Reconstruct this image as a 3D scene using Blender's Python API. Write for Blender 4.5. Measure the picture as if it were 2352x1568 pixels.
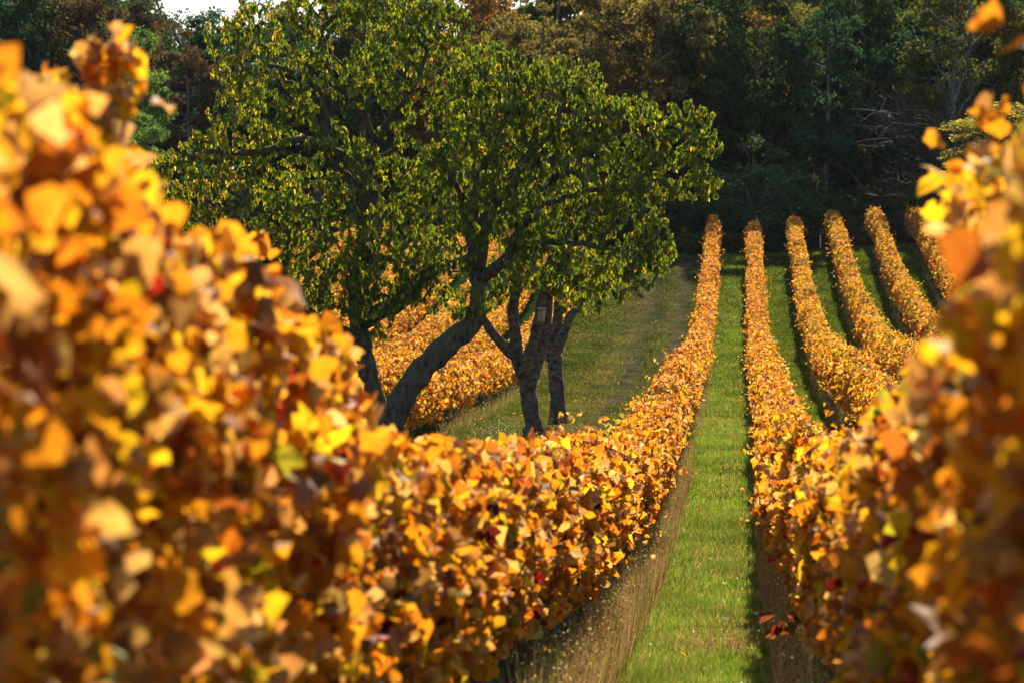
import bpy, math, random
import numpy as np
from mathutils import Vector

for o in list(bpy.data.objects):
    bpy.data.objects.remove(o)
S = bpy.context.scene
COL = S.collection
R = np.random.RandomState(7)
random.seed(7)
rad = math.radians

# ------------------------------------------------------------------ camera
YAW = math.atan(525 / 6533.0)
cam_d = bpy.data.cameras.new("camera")
cam = bpy.data.objects.new("camera", cam_d)
COL.objects.link(cam)
cam.location = (0, 0, 0)
cam.rotation_euler = (rad(90), 0, YAW)
cam_d.lens = 100
cam_d.sensor_width = 36
cam_d.clip_start = 0.1
cam_d.clip_end = 6000
cam_d.dof.use_dof = True
cam_d.dof.focus_distance = 40
cam_d.dof.aperture_fstop = 4.4
S.camera = cam

# ------------------------------------------------------------------ world, sun, exposure
SUN_EL, SUN_AZ = 34.0, -5.0            # degrees; azimuth counted to the left of the row direction (+Y)
W = bpy.data.worlds.new("World")
S.world = W
W.use_nodes = True
nt = W.node_tree
sky = nt.nodes.new("ShaderNodeTexSky")
sky.sky_type = 'NISHITA'
sky.sun_disc = False
sky.sun_elevation = rad(SUN_EL)
sky.sun_rotation = rad(-SUN_AZ)
sky.air_density = 1.0
sky.dust_density = 1.0
bg = nt.nodes["Background"]
nt.links.new(sky.outputs[0], bg.inputs[0])
bg.inputs[1].default_value = 0.075
sun_d = bpy.data.lights.new("sun", 'SUN')
sun = bpy.data.objects.new("sun", sun_d)
COL.objects.link(sun)
sun_d.energy = 5.0
sun_d.angle = rad(0.5)
sun_d.color = (1.0, 0.88, 0.70)
sdir = Vector((-math.sin(rad(SUN_AZ)) * math.cos(rad(SUN_EL)), math.cos(rad(SUN_AZ)) * math.cos(rad(SUN_EL)), math.sin(rad(SUN_EL))))
sun.rotation_euler = sdir.to_track_quat('Z', 'Y').to_euler()
S.view_settings.view_transform = 'Standard'
S.view_settings.look = 'None'
S.view_settings.gamma = 1
S.view_settings.exposure = 1.1
S.cycles.max_bounces = 7
S.cycles.transparent_max_bounces = 4
S.cycles.sample_clamp_indirect = 6

# ------------------------------------------------------------------ helpers
FWD = np.array([-math.sin(YAW), math.cos(YAW), 0.0])
RGT = np.array([math.cos(YAW), math.sin(YAW), 0.0])
UP = np.array([0, 0, 1.0])


def at(u, v, d):
    """world point for a point of the photograph (2352 px wide) at depth d"""
    return FWD * d + RGT * ((u - 1176) / 6533.0 * d) + UP * ((784 - v) / 6533.0 * d)


_py = np.array([-400, -60, 0, 10, 20, 28, 36, 50, 65, 82, 98, 105, 115, 125, 135, 144, 150, 156, 170, 200, 340, 600, 3000.])
_pz = np.array([1.5, 0.2, -1.70, -2.15, -2.65, -2.95, -3.1, -2.95, -2.45, -2.15, -1.75, -1.3, -.35, .65, 2.15, 3.75, 4.5, 4.8, 5.0, 6.4, 27, 45, 120.])
_gy = np.arange(-400, 3001, 1.0)
_gz = np.interp(_gy, _py, _pz)
_k = np.exp(-np.linspace(-2, 2, 9) ** 2)
_gz = np.convolve(np.pad(_gz, 4, 'edge'), _k / _k.sum(), 'valid')


def ground(x, y):
    x = np.asarray(x, float)
    y = np.asarray(y, float)
    z = np.interp(y, _gy, _gz)
    t = np.clip((y - 60) / 80, 0, 1)
    t = t * t * (3 - 2 * t)
    z = z + t * 0.062 * np.clip(x, 0, 40)
    f = np.clip((y - 170) / 60, 0, 1)
    z = z - f * np.clip((-x - 4) / 22, 0, 1) * (z - 5) * 0.75 * (y < 900)
    return z + 0.035 * np.sin(x * 1.3 + y * .35) * np.cos(y * .5 - x * .4)


def build(name, V, F, mat, parent=None, col=None, smooth=False, n=None):
    """V (N,3) float, F (M,3|4) int -> one mesh object"""
    V = np.ascontiguousarray(V, np.float32)
    F = np.ascontiguousarray(F, np.int32)
    m = bpy.data.meshes.new(name)
    m.vertices.add(len(V))
    m.vertices.foreach_set("co", V.ravel())
    k = F.shape[1]
    m.loops.add(F.size)
    m.loops.foreach_set("vertex_index", F.ravel())
    m.polygons.add(len(F))
    m.polygons.foreach_set("loop_start", np.arange(0, F.size, k, dtype=np.int32))
    m.polygons.foreach_set("loop_total", np.full(len(F), k, np.int32))
    if smooth:
        m.polygons.foreach_set("use_smooth", np.ones(len(F), bool))
    if col is not None:
        a = m.color_attributes.new("Col", 'FLOAT_COLOR', 'POINT')
        c = np.ones((len(V), 4), np.float32)
        c[:, :3] = col
        a.data.foreach_set("color", c.ravel())
    m.update()
    m.materials.append(mat)
    o = bpy.data.objects.new(name, m)
    COL.objects.link(o)
    if parent is not None:
        o.parent = parent
    return o


def tag(o, label=None, cat=None, group=None, kind=None):
    if label:
        o["label"] = label
    if cat:
        o["category"] = cat
    if group:
        o["group"] = group
    if kind:
        o["kind"] = kind
    return o


def empty(name, loc=(0, 0, 0)):
    o = bpy.data.objects.new(name, None)
    COL.objects.link(o)
    o.location = [float(c) for c in loc]
    return o


def frames(axis, nrm):
    """rotation matrices with local y = axis, local z ~ nrm"""
    y = axis / np.linalg.norm(axis, axis=1, keepdims=True)
    x = np.cross(y, nrm)
    x /= np.linalg.norm(x, axis=1, keepdims=True) + 1e-9
    z = np.cross(x, y)
    return np.stack([x, y, z], axis=2)


def scatter(tv, tf, P, M, s, C):
    """copies of template (tv, tf) at P with frames M and scale s (N or N,3) -> V, F, colour"""
    N, m = len(P), len(tv)
    s = np.asarray(s, float)
    if s.ndim == 1:
        s = np.repeat(s[:, None], 3, 1)
    L = tv[None] * s[:, None, :]
    V = np.einsum('nij,nmj->nmi', M, L) + P[:, None, :]
    F = tf[None] + (np.arange(N) * m)[:, None, None]
    return V.reshape(-1, 3), F.reshape(-1, tf.shape[1]), np.repeat(C, m, 0)


def join(parts):
    V, F, C, o = [], [], [], 0
    for v, f, c in parts:
        V.append(v); F.append(f + o); C.append(c)
        o += len(v)
    return np.concatenate(V), np.concatenate(F), np.concatenate(C)


def rnd_dirs(n):
    v = R.normal(size=(n, 3))
    return v / np.linalg.norm(v, axis=1, keepdims=True)


def noise1(y, scale, seed, oct=3):
    out = np.zeros_like(np.asarray(y, float))
    r = np.random.RandomState(seed)
    amp = 1.0
    for k in range(oct):
        tab = r.uniform(-1, 1, 4096)
        t = np.asarray(y, float) / scale * (2 ** k) + 1000.3
        i = np.floor(t).astype(int)
        f = t - i
        f = f * f * (3 - 2 * f)
        out += amp * (tab[i % 4096] * (1 - f) + tab[(i + 1) % 4096] * f)
        amp *= .5
    return out / 1.75


def noise2(x, y, scale, seed, oct=3):
    x, y = np.asarray(x, float), np.asarray(y, float)
    out = np.zeros_like(x)
    tab = np.random.RandomState(seed).uniform(-1, 1, (256, 256))
    a = 1.0
    for k in range(oct):
        u, v = x / scale * 2 ** k + 511.3 + 7 * k, y / scale * 2 ** k + 333.7
        i, j = np.floor(u).astype(int), np.floor(v).astype(int)
        f, g = u - i, v - j
        f, g = f * f * (3 - 2 * f), g * g * (3 - 2 * g)
        T = lambda p, q: tab[p % 256, q % 256]
        out += a * ((T(i, j) * (1 - f) + T(i + 1, j) * f) * (1 - g) + (T(i, j + 1) * (1 - f) + T(i + 1, j + 1) * f) * g)
        a *= .5
    return out / 1.75


def tube(pts, rr, sides=6, rough=0.0, seed=0, cap=True):
    pts = np.asarray(pts, float)
    rr = np.asarray(rr, float)
    n = len(pts)
    T = np.gradient(pts, axis=0)
    T /= np.linalg.norm(T, axis=1, keepdims=True) + 1e-9
    ref = np.array([0.31, 0.93, 0.17])
    A = np.cross(T, ref)
    A /= np.linalg.norm(A, axis=1, keepdims=True) + 1e-9
    B = np.cross(T, A)
    th = np.arange(sides) * 2 * math.pi / sides
    r = np.repeat(rr[:, None], sides, 1)
    if rough:
        q = np.random.RandomState(seed)
        r = r * (1 + rough * q.uniform(-1, 1, r.shape) + rough * 1.3 * np.sin(th * 3 + seed)[None] * .6)
    V = pts[:, None] + (A[:, None] * np.cos(th)[None, :, None] + B[:, None] * np.sin(th)[None, :, None]) * r[:, :, None]
    V = V.reshape(-1, 3)
    i = np.arange(n - 1)[:, None] * sides
    j = np.arange(sides)[None]
    jn = (j + 1) % sides
    F = np.stack([i + j, i + jn, i + sides + jn, i + sides + j], -1).reshape(-1, 4)
    if cap:
        V = np.concatenate([V, pts[:1], pts[-1:]])
        a, b = len(V) - 2, len(V) - 1
        j = np.arange(sides)
        jn = (j + 1) % sides
        e = (n - 1) * sides
        F = np.concatenate([F, np.stack([np.full(sides, a), jn, j, j], -1), np.stack([np.full(sides, b), e + j, e + jn, e + jn], -1)])
    return V, F


def quads_to_tris(F):
    t = np.concatenate([F[:, [0, 1, 2]], F[:, [0, 2, 3]]])
    return t[(t[:, 0] != t[:, 1]) & (t[:, 1] != t[:, 2]) & (t[:, 0] != t[:, 2])]


def resample(pts, rr, step):
    pts = np.asarray(pts, float)
    rr = np.asarray(rr, float)
    # catmull-like smoothing through the given points
    d = np.r_[0, np.cumsum(np.linalg.norm(np.diff(pts, axis=0), axis=1))]
    n = max(3, int(d[-1] / step) + 1)
    t = np.linspace(0, d[-1], n)
    P = np.stack([np.interp(t, d, pts[:, k]) for k in range(3)], 1)
    for _ in range(2):
        P[1:-1] = P[1:-1] * .5 + (P[:-2] + P[2:]) * .25
    return P, np.interp(t, d, rr)


# ------------------------------------------------------------------ materials
def new_mat(name):
    m = bpy.data.materials.new(name)
    m.use_nodes = True
    return m, m.node_tree, m.node_tree.nodes["Principled BSDF"]


def N(nt, t, **kw):
    n = nt.nodes.new(t)
    for k, v in kw.items():
        setattr(n, k, v)
    return n


def math_n(nt, op, a, b=None, c=None):
    n = nt.nodes.new("ShaderNodeMath")
    n.operation = op
    for i, x in enumerate((a, b, c)):
        if x is None:
            continue
        if isinstance(x, (int, float)):
            n.inputs[i].default_value = x
        else:
            nt.links.new(x, n.inputs[i])
    return n.outputs[0]


def mix_c(nt, f, a, b, mode='MIX'):
    n = nt.nodes.new("ShaderNodeMix")
    n.data_type = 'RGBA'
    n.blend_type = mode
    for i, x in ((0, f), (6, a), (7, b)):
        if isinstance(x, (int, float)):
            n.inputs[i].default_value = x
        elif isinstance(x, tuple):
            n.inputs[i].default_value = (*x, 1)
        else:
            nt.links.new(x, n.inputs[i])
    return n.outputs[2]


def noise(nt, scale, detail=4, rough=.55, vec=None):
    n = nt.nodes.new("ShaderNodeTexNoise")
    n.inputs["Scale"].default_value = scale
    n.inputs["Detail"].default_value = detail
    n.inputs["Roughness"].default_value = rough
    if vec is not None:
        nt.links.new(vec, n.inputs["Vector"])
    return n.outputs["Fac"]


def ramp(nt, f, stops):
    n = nt.nodes.new("ShaderNodeValToRGB")
    e = n.color_ramp.elements
    while len(e) < len(stops):
        e.new(0.5)
    for i, (p, c) in enumerate(stops):
        e[i].position = p
        e[i].color = (*c, 1) if isinstance(c, tuple) else (c, c, c, 1)
    nt.links.new(f, n.inputs[0])
    return n.outputs[0]


def leaf_mat(name, base=None, trans=.5, rough=.42, spec=.5, boost=(1.25, 1.1, .7), mottle=.35, mscale=45):
    """leaf with a colour of its own per leaf (attribute), mottled, partly translucent"""
    m, nt, bs = new_mat(name)
    at_ = N(nt, "ShaderNodeAttribute", attribute_name="Col")
    c = at_.outputs["Color"]
    if base is not None:
        c = mix_c(nt, 1.0, c, base, 'MULTIPLY')
    if mottle:
        tc = N(nt, "ShaderNodeTexCoord")
        f = noise(nt, mscale, 3, .6, tc.outputs["Object"])
        f = ramp(nt, f, [(.35, 1 - mottle), (.62, 1.0)])
        c = mix_c(nt, 1.0, c, f, 'MULTIPLY')
    nt.links.new(c, bs.inputs["Base Color"])
    bs.inputs["Roughness"].default_value = rough
    bs.inputs["Specular IOR Level"].default_value = spec
    tr = N(nt, "ShaderNodeBsdfTranslucent")
    c2 = mix_c(nt, 1.0, c, boost, 'MULTIPLY')
    nt.links.new(c2, tr.inputs["Color"])
    mx = N(nt, "ShaderNodeMixShader")
    mx.inputs[0].default_value = trans
    nt.links.new(bs.outputs[0], mx.inputs[1])
    nt.links.new(tr.outputs[0], mx.inputs[2])
    nt.links.new(mx.outputs[0], nt.nodes["Material Output"].inputs[0])
    return m


def bark_mat(name, dark, light, moss=None, scale=9, bump=.6, stretch=(1, 1, .35)):
    m, nt, bs = new_mat(name)
    tc = N(nt, "ShaderNodeTexCoord")
    mp = N(nt, "ShaderNodeMapping")
    mp.inputs["Scale"].default_value = stretch
    nt.links.new(tc.outputs["Object"], mp.inputs[0])
    f = noise(nt, scale, 8, .7, mp.outputs[0])
    c = ramp(nt, f, [(.36, dark), (.62, light)])
    if moss:
        g = N(nt, "ShaderNodeNewGeometry")
        sx = N(nt, "ShaderNodeSeparateXYZ")
        nt.links.new(g.outputs["Normal"], sx.inputs[0])
        f2 = noise(nt, 3.5, 5, .6, tc.outputs["Object"])
        k = math_n(nt, 'ADD', math_n(nt, 'MULTIPLY', sx.outputs[2], .3), f2)
        k = ramp(nt, k, [(.52, 0.0), (.66, 1.0)])
        c = mix_c(nt, k, c, moss)
    nt.links.new(c, bs.inputs["Base Color"])
    bs.inputs["Roughness"].default_value = .9
    bs.inputs["Specular IOR Level"].default_value = .2
    b = N(nt, "ShaderNodeBump")
    b.inputs["Strength"].default_value = bump
    b.inputs["Distance"].default_value = .04
    nt.links.new(f, b.inputs["Height"])
    nt.links.new(b.outputs[0], bs.inputs["Normal"])
    return m


def plain_mat(name, c, rough=.7, metal=0, var=.3, scale=30):
    m, nt, bs = new_mat(name)
    tc = N(nt, "ShaderNodeTexCoord")
    f = noise(nt, scale, 4, .6, tc.outputs["Object"])
    f = ramp(nt, f, [(.3, 1 - var), (.7, 1.0)])
    nt.links.new(mix_c(nt, 1.0, f, c, 'MULTIPLY'), bs.inputs["Base Color"])
    bs.inputs["Roughness"].default_value = rough
    bs.inputs["Metallic"].default_value = metal
    return m


M_vine = leaf_mat("vine_leaf", trans=.6, rough=.62, spec=.14, boost=(1.36, 1.2, .5), mottle=.2, mscale=40)
M_cherry = leaf_mat("cherry_leaf", trans=.5, rough=.36, spec=.55, boost=(1.9, 1.7, .4), mottle=.15)
M_grass = leaf_mat("grass_blade", trans=.45, rough=.7, spec=.12, boost=(1.5, 1.3, .6), mottle=0)
M_weed = leaf_mat("dry_weed", trans=.3, rough=.7, spec=.2, boost=(1.2, 1.1, .8), mottle=0)
M_bark = bark_mat("cherry_bark", (.028, .022, .018), (.20, .16, .125), scale=8, stretch=(1, 1, 1.3), bump=1.0)
M_bark_moss = bark_mat("mossy_bark", (.03, .023, .018), (.15, .12, .09), moss=(.085, .09, .045), scale=12, bump=.9)
M_wbark = bark_mat("forest_bark", (.06, .053, .047), (.22, .20, .18), scale=3)
M_dim = bark_mat("dead_twigs", (.03, .025, .022), (.10, .085, .075), scale=3)
M_pale = bark_mat("pale_bark", (.12, .11, .10), (.3, .28, .25), scale=2)
M_cane = bark_mat("vine_wood", (.02, .015, .011), (.085, .06, .04), scale=30)
M_stake = plain_mat("galvanised_stake", (.10, .10, .115), .5, .6)
M_wood_stake = plain_mat("weathered_stake", (.13, .115, .10), .85)
M_guard = plain_mat("green_sleeve", (.012, .09, .07), .5)
M_white = plain_mat("white_stake", (.75, .75, .72), .5, 0, .1)
M_rust = plain_mat("rusty_stake", (.12, .05, .03), .8)
M_box = plain_mat("bare_wood", (.55, .45, .34), .8, 0, .5, 14)

# ground
m, nt, bs = new_mat("ground_soil")
g = N(nt, "ShaderNodeNewGeometry")
sx = N(nt, "ShaderNodeSeparateXYZ")
nt.links.new(g.outputs["Position"], sx.inputs[0])
X, Y = sx.outputs[0], sx.outputs[1]
nA = noise(nt, .9, 6, .6, g.outputs["Position"])
nB = noise(nt, 7, 6, .7, g.outputs["Position"])
nC = noise(nt, .25, 3, .5, g.outputs["Position"])
green = ramp(nt, nA, [(.3, (.015, .03, .007)), (.5, (.025, .05, .009)), (.7, (.04, .065, .014))])
green = mix_c(nt, 1.0, green, ramp(nt, nB, [(.3, .55), (.7, 1.0)]), 'MULTIPLY')
brown = ramp(nt, nB, [(.3, (.03, .021, .013)), (.7, (.11, .075, .042))])
# strip of bare soil and dead weeds under each row
ws = math_n(nt, 'PINGPONG', math_n(nt, 'ADD', X, 1.43 + 2.1 * 50), 1.05)
ws = math_n(nt, 'ADD', ws, math_n(nt, 'MULTIPLY', math_n(nt, 'SUBTRACT', nA, .5), .35))
strip = ramp(nt, ws, [(.20, 1.0), (.32, 0.0)])
rightside = ramp(nt, math_n(nt, 'MULTIPLY_ADD', X, .1, .5), [(.31, 0.0), (.312, 1.0)])
strip = math_n(nt, 'MULTIPLY', strip, rightside)
straw_dull = ramp(nt, nB, [(.3, (.045, .033, .022)), (.7, (.15, .115, .065))])
straw = ramp(nt, nB, [(.3, (.05, .04, .022)), (.7, (.17, .13, .07))])
# raked, half bare bands of the orchard strip
xb = math_n(nt, 'MULTIPLY_ADD', math_n(nt, 'ADD', X, math_n(nt, 'MULTIPLY', nC, .8)), .1, .9)
band = ramp(nt, xb, [(.36, 0.0), (.46, 1.0), (.53, .9), (.58, .3), (.63, 1.0), (.69, .9), (.74, 0.0)])
band = math_n(nt, 'MULTIPLY', band, ramp(nt, nA, [(.38, 0.25), (.58, 1.0)]))
litter = ramp(nt, math_n(nt, 'MULTIPLY', Y, .001), [(.152, 0.0), (.157, 1.0)])
c = mix_c(nt, math_n(nt, 'MULTIPLY', band, .9), green, straw_dull)
c = mix_c(nt, strip, c, straw)
c = mix_c(nt, litter, c, mix_c(nt, nB, (.02, .016, .01), (.06, .045, .02)))
nt.links.new(c, bs.inputs["Base Color"])
bs.inputs["Roughness"].default_value = .95
bs.inputs["Specular IOR Level"].default_value = .0
b = N(nt, "ShaderNodeBump")
b.inputs["Strength"].default_value = .8
b.inputs["Distance"].default_value = .05
nt.links.new(nB, b.inputs["Height"])
nt.links.new(b.outputs[0], bs.inputs["Normal"])
M_ground = m

# ------------------------------------------------------------------ ground
gx = np.unique(np.r_[np.linspace(-3000, -200, 15), np.linspace(-200, -40, 17), np.arange(-40, 40.1, 1.0), np.linspace(40, 200, 17), np.linspace(200, 3000, 15)])
gy = np.unique(np.r_[np.linspace(-400, -20, 12), np.arange(-20, 180.1, 1.0), np.linspace(180, 400, 56), np.linspace(400, 3000, 40)])
GX, GY = np.meshgrid(gx, gy)
GZ = ground(GX, GY)
V = np.stack([GX, GY, GZ], -1).reshape(-1, 3)
nx, ny = len(gx), len(gy)
i = (np.arange(ny - 1)[:, None] * nx + np.arange(nx - 1)[None]).ravel()
F = np.stack([i, i + 1, i + nx + 1, i + nx], 1)
tag(build("ground", V, F, M_ground, smooth=True), "grassy vineyard slope dipping and then rising to the wood", "ground", kind="structure")

# ------------------------------------------------------------------ leaf templates
def vine_leaf(fold, curl, seed):
    """lobed grape leaf, stalk end at the origin, tip at y = 1"""
    r = np.random.RandomState(seed)
    out = [(0, .12), (.22, -.02), (.48, .14), (.50, .34), (.58, .56), (.42, .70), (.20, .82), (0, .98),
           (-.20, .82), (-.42, .70), (-.58, .56), (-.50, .34), (-.48, .14), (-.22, -.02)]
    V = [(0, .45, 0)] + [(x, y, 0) for x, y in out]
    V = np.array(V, float)
    V[1:, :2] += r.uniform(-.03, .03, (len(out), 2))
    V[:, 2] = fold * np.abs(V[:, 0]) - curl * (V[:, 1] - .45) ** 2 * np.sign(V[:, 1] - .2) + r.uniform(-.2, .2, len(V))
    n = len(out)
    F = np.array([(0, 1 + k, 1 + (k + 1) % n) for k in range(n)])
    V[:, 1] -= .1
    return V, F


def simple_leaf(fold, curl, w=.5):
    V = np.array([(0, 0, 0), (w, .35, fold * w), (w * .6, .75, fold * w * .6 - curl * .3), (0, 1, -curl), (-w * .6, .75, fold * w * .6 - curl * .3), (-w, .35, fold * w), (0, .45, 0)], float)
    F = np.array([(6, 0, 1), (6, 1, 2), (6, 2, 3), (6, 3, 4), (6, 4, 5), (6, 5, 0)])
    return V, F


def quad_leaf(fold, w=.5):
    V = np.array([(0, 0, 0), (w, .5, fold), (0, 1, -.1), (-w, .5, fold)], float)
    F = np.array([(0, 1, 2), (0, 2, 3)])
    return V, F


VL = [vine_leaf(.35, .5, 1), vine_leaf(-.3, .7, 2), vine_leaf(.9, .2, 3), vine_leaf(-.9, 1.2, 4), vine_leaf(.1, .25, 5)]
VM = [simple_leaf(.35, .4), simple_leaf(-.3, .5), simple_leaf(.9, .1, .42), simple_leaf(-.8, .9, .42)]
VF = [quad_leaf(.25), quad_leaf(-.25), quad_leaf(.0)]

PAL = np.array([(.68, .31, .03), (.72, .46, .035), (.59, .215, .028), (.55, .32, .14), (.38, .12, .03), (.68, .42, .25), (.34, .32, .04), (.14, .20, .02), (.42, .02, .025), (.12, .015, .02), (.22, .13, .07)])


def vine_colours(n, y, z_rel, green=0.0, seed=0, x=None):
    w = np.tile(np.array([.30, .10, .165, .165, .095, .165, .03, .0, .011, .008, .045]), (n, 1))  # pale tan shares cover dried leaves and also stand in for sunlit highlights
    a = noise1(y, 3.0, 11 + seed)
    w[:, 1] *= np.clip(1 + 1.6 * a, .1, 3)
    w[:, 4] *= np.clip(1 - 1.2 * a, .1, 3)
    w[:, 6] = w[:, 6] * (1 + 2.5 * green) * np.clip(1 + 1.5 * noise1(y, 1.7, 31 + seed), .1, 3)
    w[:, 7] = w[:, 7] * (1 + 1.5 * green)
    w[:, 1] *= 1 + 2.6 * green
    w[:, 3] *= 1 - .45 * min(green, 1)
    w[:, 6] += .25 * green * (z_rel > .85)
    w /= w.sum(1, keepdims=True)
    u = R.rand(n, 1)
    k = (np.cumsum(w, 1) < u).sum(1).clip(0, len(PAL) - 1)
    c = PAL[k] * R.uniform(.75, 1.2, (n, 1)) * (1 + R.uniform(-.08, .08, (n, 3)))
    return np.clip(c, .01, .85)


def leaves(P, nrm, size, col, tmpl, droop=.7):
    """vine leaves at P: surfaces look along nrm, tips hang"""
    n = len(P)
    axis = np.tile([0, 0, -1.0], (n, 1)) * droop + rnd_dirs(n) * .75
    axis -= nrm * (axis * nrm).sum(1, keepdims=True) * .8
    M = frames(axis, nrm)
    parts = []
    which = R.randint(0, len(tmpl), n)
    for t, (tv, tf) in enumerate(tmpl):
        s = which == t
        if s.any():
            sz = size[s][:, None] * np.stack([R.uniform(.8, 1.1, s.sum()), R.uniform(.85, 1.1, s.sum()), R.uniform(.6, 2.1, s.sum())], 1)
            v_, f_, c_ = scatter(tv, tf, P[s], M[s], sz, col[s])
            # browner, drier margins on most leaves, a paler middle on others
            k_, m_ = int(s.sum()), len(tv)
            c_ = c_.reshape(k_, m_, 3)
            edge = np.clip(np.abs(tv[:, 0]) * 1.5 + np.abs(tv[:, 1] - .4) * .9, 0, 1)[None, :, None]
            amt = (R.rand(k_, 1, 1) ** 1.3) * (.5 + .8 * R.rand(k_, m_, 1))
            tint = np.where(R.rand(k_, 1, 1) < .6, np.array([.75, .42, .35]), np.array([1.15, 1.35, 1.2]))
            c_ = c_ * (1 + (tint - 1) * edge * amt)
            c_ = c_ * (1 + R.uniform(-.18, .18, (k_, m_, 1)))
            parts.append((v_, f_, np.clip(c_, .005, .9).reshape(-1, 3)))
    return join(parts)


def row_section(Xc, y0, y1, dens, size, tmpl, top, bot, hw, seed, green, zt_abs=None):
    n = int((y1 - y0) * dens)
    y = R.uniform(y0, y1, n)
    if y1 > 140:
        y = np.where(y > y1 - 1.2, y - np.abs(R.normal(0, .6, n)), y)
    zg = ground(Xc, y)
    # lumpy outline
    topn = top - .04 + .16 * noise1(y, 2.3, seed + 31) + .17 * noise1(y, 1.0, seed) + .20 * noise1(y, .35, seed + 1)
    if zt_abs is not None:
        za = np.interp(y, zt_abs[0], zt_abs[1])
        k = np.clip((zt_abs[0][-1] - y) / 2.0, 0, 1)
        topn = topn * (1 - k) + (za - zg + .1 * noise1(y, .5, seed)) * k
    botn = bot + .16 * noise1(y, .8, seed + 2)
    t = R.rand(n) ** .85
    side = np.where(R.rand(n) < .5, -1.0, 1.0)
    w = hw * (1 + .42 * noise1(y + t * 1.7, .9, seed + 3) + .5 * noise1(y * 1.3 - t * 2.3, .35, seed + 5))
    prof = np.sqrt(np.clip(1 - np.clip((t - .72) / .3, 0, 1) ** 2, .05, 1)) * (.45 + .55 * np.clip(t * 3, 0, 1))
    depth = 1 - np.abs(R.normal(0, .22, n)).clip(0, .95)
    x = side * w * prof * depth
    if y0 >= 20:
        hole = noise2(y, t * 1.6, .55, seed + 17) < -.62
        depth[hole] *= .25
    istop = R.rand(n) < .2
    t[istop] = 1 - np.abs(R.normal(0, .05, istop.sum()))
    x[istop] = R.uniform(-1, 1, istop.sum()) * hw * .8
    z = botn + (topn - botn) * t
    P = np.stack([np.full(n, Xc) + x + .05 * noise1(y, 5, seed + 9), y, zg + z], 1)
    nrm = np.stack([np.sign(x) * .5, np.full(n, -.15), .25 + .7 * np.clip((t - .7) / .3, 0, 1)], 1) + rnd_dirs(n) * .85
    nrm /= np.linalg.norm(nrm, axis=1, keepdims=True)
    col = vine_colours(n, y, t, green, seed)
    return leaves(P, nrm, size * R.uniform(.65, 1.2, n), col, tmpl)


def shoot_parts(base, tip, nleaf, size, tmpl, seed, green=0, palette=None, sag=0.0):
    """a cane with leaves along it: returns leaf parts and a cane tube"""
    n = 9
    t = np.linspace(0, 1, n)[:, None]
    p = base + (tip - base) * t + R.normal(0, .018, (n, 3)) * t
    p[:, 2] -= sag * (t[:, 0] ** 2)
    tv, tf = tube(p, np.linspace(.006, .002, n), 4)
    i = R.uniform(.05, 1, nleaf)
    P = np.stack([np.interp(i, t[:, 0], p[:, k]) for k in range(3)], 1) + R.normal(0, .035, (nleaf, 3))
    nrm = rnd_dirs(nleaf) + [0, -.3, .3]
    nrm /= np.linalg.norm(nrm, axis=1, keepdims=True)
    c = vine_colours(nleaf, P[:, 1], i, green, seed) if palette is None else palette[R.randint(0, len(palette), nleaf)]
    return leaves(P, nrm, size * R.uniform(.6, 1.1, nleaf) * (1 - .35 * i), c, tmpl), (tv, quads_to_tris(tf))


def small_shoots(Xc, y0, y1, per_m, top, hw, size, tmpl, seed, green):
    out = []
    for _ in range(int((y1 - y0) * per_m)):
        y = R.uniform(y0, y1)
        zg = float(ground(Xc, y))
        if R.rand() < .72:
            b = np.array([Xc + R.uniform(-.2, .2), y, zg + top - .1])
            tip = b + [R.uniform(-.3, .3), R.uniform(-.15, .15), R.uniform(.15, .45)]
        else:
            s = 1 if R.rand() < .5 else -1
            b = np.array([Xc + s * hw * .8, y, zg + R.uniform(.9, top - .2)])
            tip = b + [s * R.uniform(.15, .48), R.uniform(-.2, .2), R.uniform(-.3, .15)]
        lp, _c = shoot_parts(b, tip, R.randint(5, 12), size * .85, tmpl, seed, green)
        out.append(lp)
    return out


# ------------------------------------------------------------------ vine rows
def gnarly_trunk(h, r, seed):
    q = np.random.RandomState(seed)
    n = 8
    t = np.linspace(0, 1, n)
    p = np.stack([q.normal(0, .022, n).cumsum() * .6, q.normal(0, .03, n).cumsum() * .6, t * h - .04], 1)
    v, f = tube(p, r * (1.25 - .5 * t) * q.uniform(.85, 1.2, n), 7, .18, seed)
    # two arms at the head
    parts_v, parts_f, o = [v], [f], len(v)
    for s in (-1, 1):
        a = p[-1] + np.stack([np.zeros(5), np.linspace(0, s * .42, 5), np.array([-.05, .02, .06, .09, .1])], 1)
        v2, f2 = tube(a, np.linspace(r * .7, r * .35, 5), 6, .15, seed + s)
        parts_v.append(v2); parts_f.append(f2 + o); o += len(v2)
    return np.concatenate(parts_v), np.concatenate(parts_f)


trunk_meshes = []
for s in range(5):
    v, f = gnarly_trunk(.72, .032, 40 + s)
    o = build("vine_trunk", v, f, M_cane, smooth=True)
    trunk_meshes.append(o.data)
    bpy.data.objects.remove(o)


def profile_stake(h, w):
    """open C-section steel stake with a slanted top"""
    x = [(-w, -w * .6), (w, -w * .6), (w, w * .6), (w * .7, w * .6), (w * .7, -w * .3), (-w * .7, -w * .3), (-w * .7, w * .6), (-w, w * .6)]
    V = [(a, b, -.1) for a, b in x] + [(a, b, h + a * .3) for a, b in x]
    F = [(k, (k + 1) % 8, 8 + (k + 1) % 8, 8 + k) for k in range(8)] + [(8, 9, 12, 13), (9, 10, 11, 12), (8, 13, 14, 15)]
    return np.array(V, float), np.array(F)


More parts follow.
